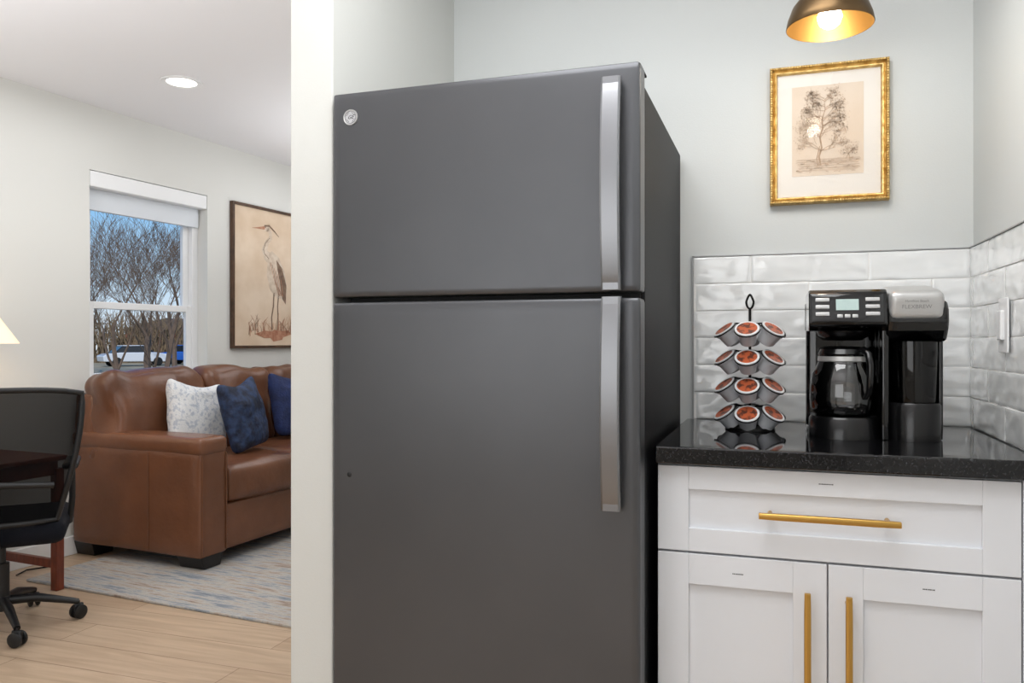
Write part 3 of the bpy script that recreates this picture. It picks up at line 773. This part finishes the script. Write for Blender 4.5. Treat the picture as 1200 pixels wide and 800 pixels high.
for i in range(900):
    x=random.uniform(-12,12); y=random.uniform(-1.5,1.5); h=random.uniform(2.4,4.8)
    p=Vector((x,y,0)); dd=Vector((random.uniform(-.3,.3),random.uniform(-.3,.3),1)).normalized()
    e=p+dd*h; w.tube([p,(p+e)/2+Vector((random.uniform(-.1,.1),0,0)),e],[.05,.035,.012],3)
    for k in range(5):
        f=random.uniform(.25,.9); b0=p+dd*h*f; w.tube([b0,b0+Vector((random.uniform(-.6,.6),random.uniform(-.3,.3),random.uniform(.2,.8)))],[.025,.01],3)
o=w.obj('dry_thicket',m_brush); o['kind']='stuff'; o.location=camw(-29,66,GZ); o.rotation_euler=(0,0,R(18)); tag(o,'brown leafless brush thicket beyond the trees','bushes')
def car(label,mat,loc,rz):
    c=TH('car',label,'car',loc,rz)
    MB().prism([(-2.2,.35),(-2.25,.75),(-1.9,.9),(-1.1,.98),(1.2,.98),(2.0,.86),(2.25,.6),(2.2,.3)],-.85,.85,'y').obj('body',mat,c,bevel=.06,bseg=3)
    MB().prism([(-1.5,.96),(-1.0,1.42),(.5,1.45),(1.2,.96)],-.74,.74,'y').obj('cabin',m_cargl,c,bevel=.05)
    B('roof_panel',(-.95,.45,-.7,.7,1.42,1.48),mat,c,.02)
    for x in(-1.35,1.35):
        for y in(-.8,.8):
            MB().lathe([(0,.1),(.28,.1),(.32,.06),(.32,-.06),(.28,-.1),(0,-.1)],24,mat=Matrix.Translation((x,y,.32))@Matrix.Rotation(R(90),4,'X')).obj('wheel',m_tyre,c,smooth=40)
car('white parked car outside',m_carw,camw(-26.8,56.5,GZ),R(60)); car('blue parked car outside',m_carb,camw(-24.6,61,GZ),R(14))
hs=TH('house','red brick house beyond the trees','house',camw(-31.5,76,GZ),R(18))
B('house_wall',(-4,4,-3,3,0,2.8),m_brick,hs,0); MB().prism([(-4.4,2.8),(0,3.9),(4.4,2.8)],-3.4,3.4,'y').obj('roof',m_roof,hs)
for x in (-2.4,0,2.4): B('house_window',(x-.5,x+.5,-3.04,-2.98,1,2.2),m_cargl,hs,0)
# ---------------------------------------------------------------- world & lights
wd=bpy.data.worlds.new('sky'); S.world=wd; wd.use_nodes=True; nt=wd.node_tree; bg=nt.nodes['Background']
tc=nn(nt,'ShaderNodeTexCoord'); sx=nn(nt,'ShaderNodeSeparateXYZ'); cr=nn(nt,'ShaderNodeValToRGB')
e=cr.color_ramp.elements; e[0].position=0; e[0].color=lin((224,234,243)); e[1].position=.45; e[1].color=lin((70,134,212))
x=e.new(.08); x.color=lin((190,220,244)); x=e.new(.17); x.color=lin((122,186,238))
nt.links.new(tc.outputs['Generated'],sx.inputs[0]); nt.links.new(sx.outputs['Z'],cr.inputs['Fac']); nt.links.new(cr.outputs['Color'],bg.inputs['Color']); bg.inputs['Strength'].default_value=1.0
def light(kind,name,loc,energy,rot=(0,0,0),size=1,size_y=None,col=(1,1,1),**k):
    l=bpy.data.lights.new(name,kind); l.energy=energy; l.color=col
    if kind=='AREA':
        l.size=size
        if size_y: l.shape='RECTANGLE'; l.size_y=size_y
    elif kind=='SUN': l.angle=R(1)
    else: l.shadow_soft_size=size
    if 'spot' in k: l.spot_size=k['spot']; l.spot_blend=.8
    o=bpy.data.objects.new(name,l); COL.objects.link(o); o.location=loc; o.rotation_euler=rot; return o
light('SUN','sun',(0,0,10),3.2,(R(52),0,R(30)),col=(1,.97,.92))
N=(.98,.99,1)
light('AREA','kitchen_ceiling_fill',(-.3,1.1,2.40),23,(0,0,0),1.1,1.1,col=N)  # added fill under the kitchen ceiling, no fixture there
light('AREA','kitchen_rear_fill',(-1.6,-2.9,1.45),31,(R(90),0,0),2.6,1.7,col=(.96,.98,1))  # added fill behind the camera; the rear wall has no window
light('AREA','kitchen_up_fill',(-.5,-.5,1.3),22,(R(180),0,0),.8,.8,col=N)  # added upward fill, unseen, brightens the ceiling by bounce
light('AREA','living_ceiling_fill',(-2.4,2.6,2.40),16,(0,0,0),1.8,1.8,col=N)  # added overhead fill for the living room, without a fixture
light('AREA','living_far_fill',(-2.3,5.2,2.40),10,(0,0,0),1.5,1.5,col=N)  # second overhead fill, added for the far end behind the partition
light('AREA','living_up_fill',(-2.5,1.0,1.3),31,(R(180),0,0),.9,.9,col=N)  # unseen fill aimed up, added to lift the living room ceiling
light('AREA','living_far_up_fill',(-2.0,4.6,1.5),17,(R(180),0,0),.7,.7,col=N)  # added fill hidden by the partition, brightens the far ceiling
light('SPOT','recessed_lamp',LR(.759,.413,2.41),10,(0,0,0),.05,spot=R(130),col=(1,.97,.93))
light('POINT','sconce_lamp',(.114,1.95,1.835),1.7,(0,0,0),.02,col=(1,.95,.86))
light('POINT','table_lamp_light',LR(.214,-.248,1.2),1.5,(0,0,0),.05,col=(1,.88,.72))
# ---------------------------------------------------------------- camera
cd=bpy.data.cameras.new('camera'); cd.lens=28; cd.sensor_width=36; cd.clip_start=.05; cd.clip_end=300
co=bpy.data.objects.new('camera',cd); COL.objects.link(co); co.location=(0,0,1.14); co.rotation_euler=(R(90),0,R(18.4)); S.camera=co
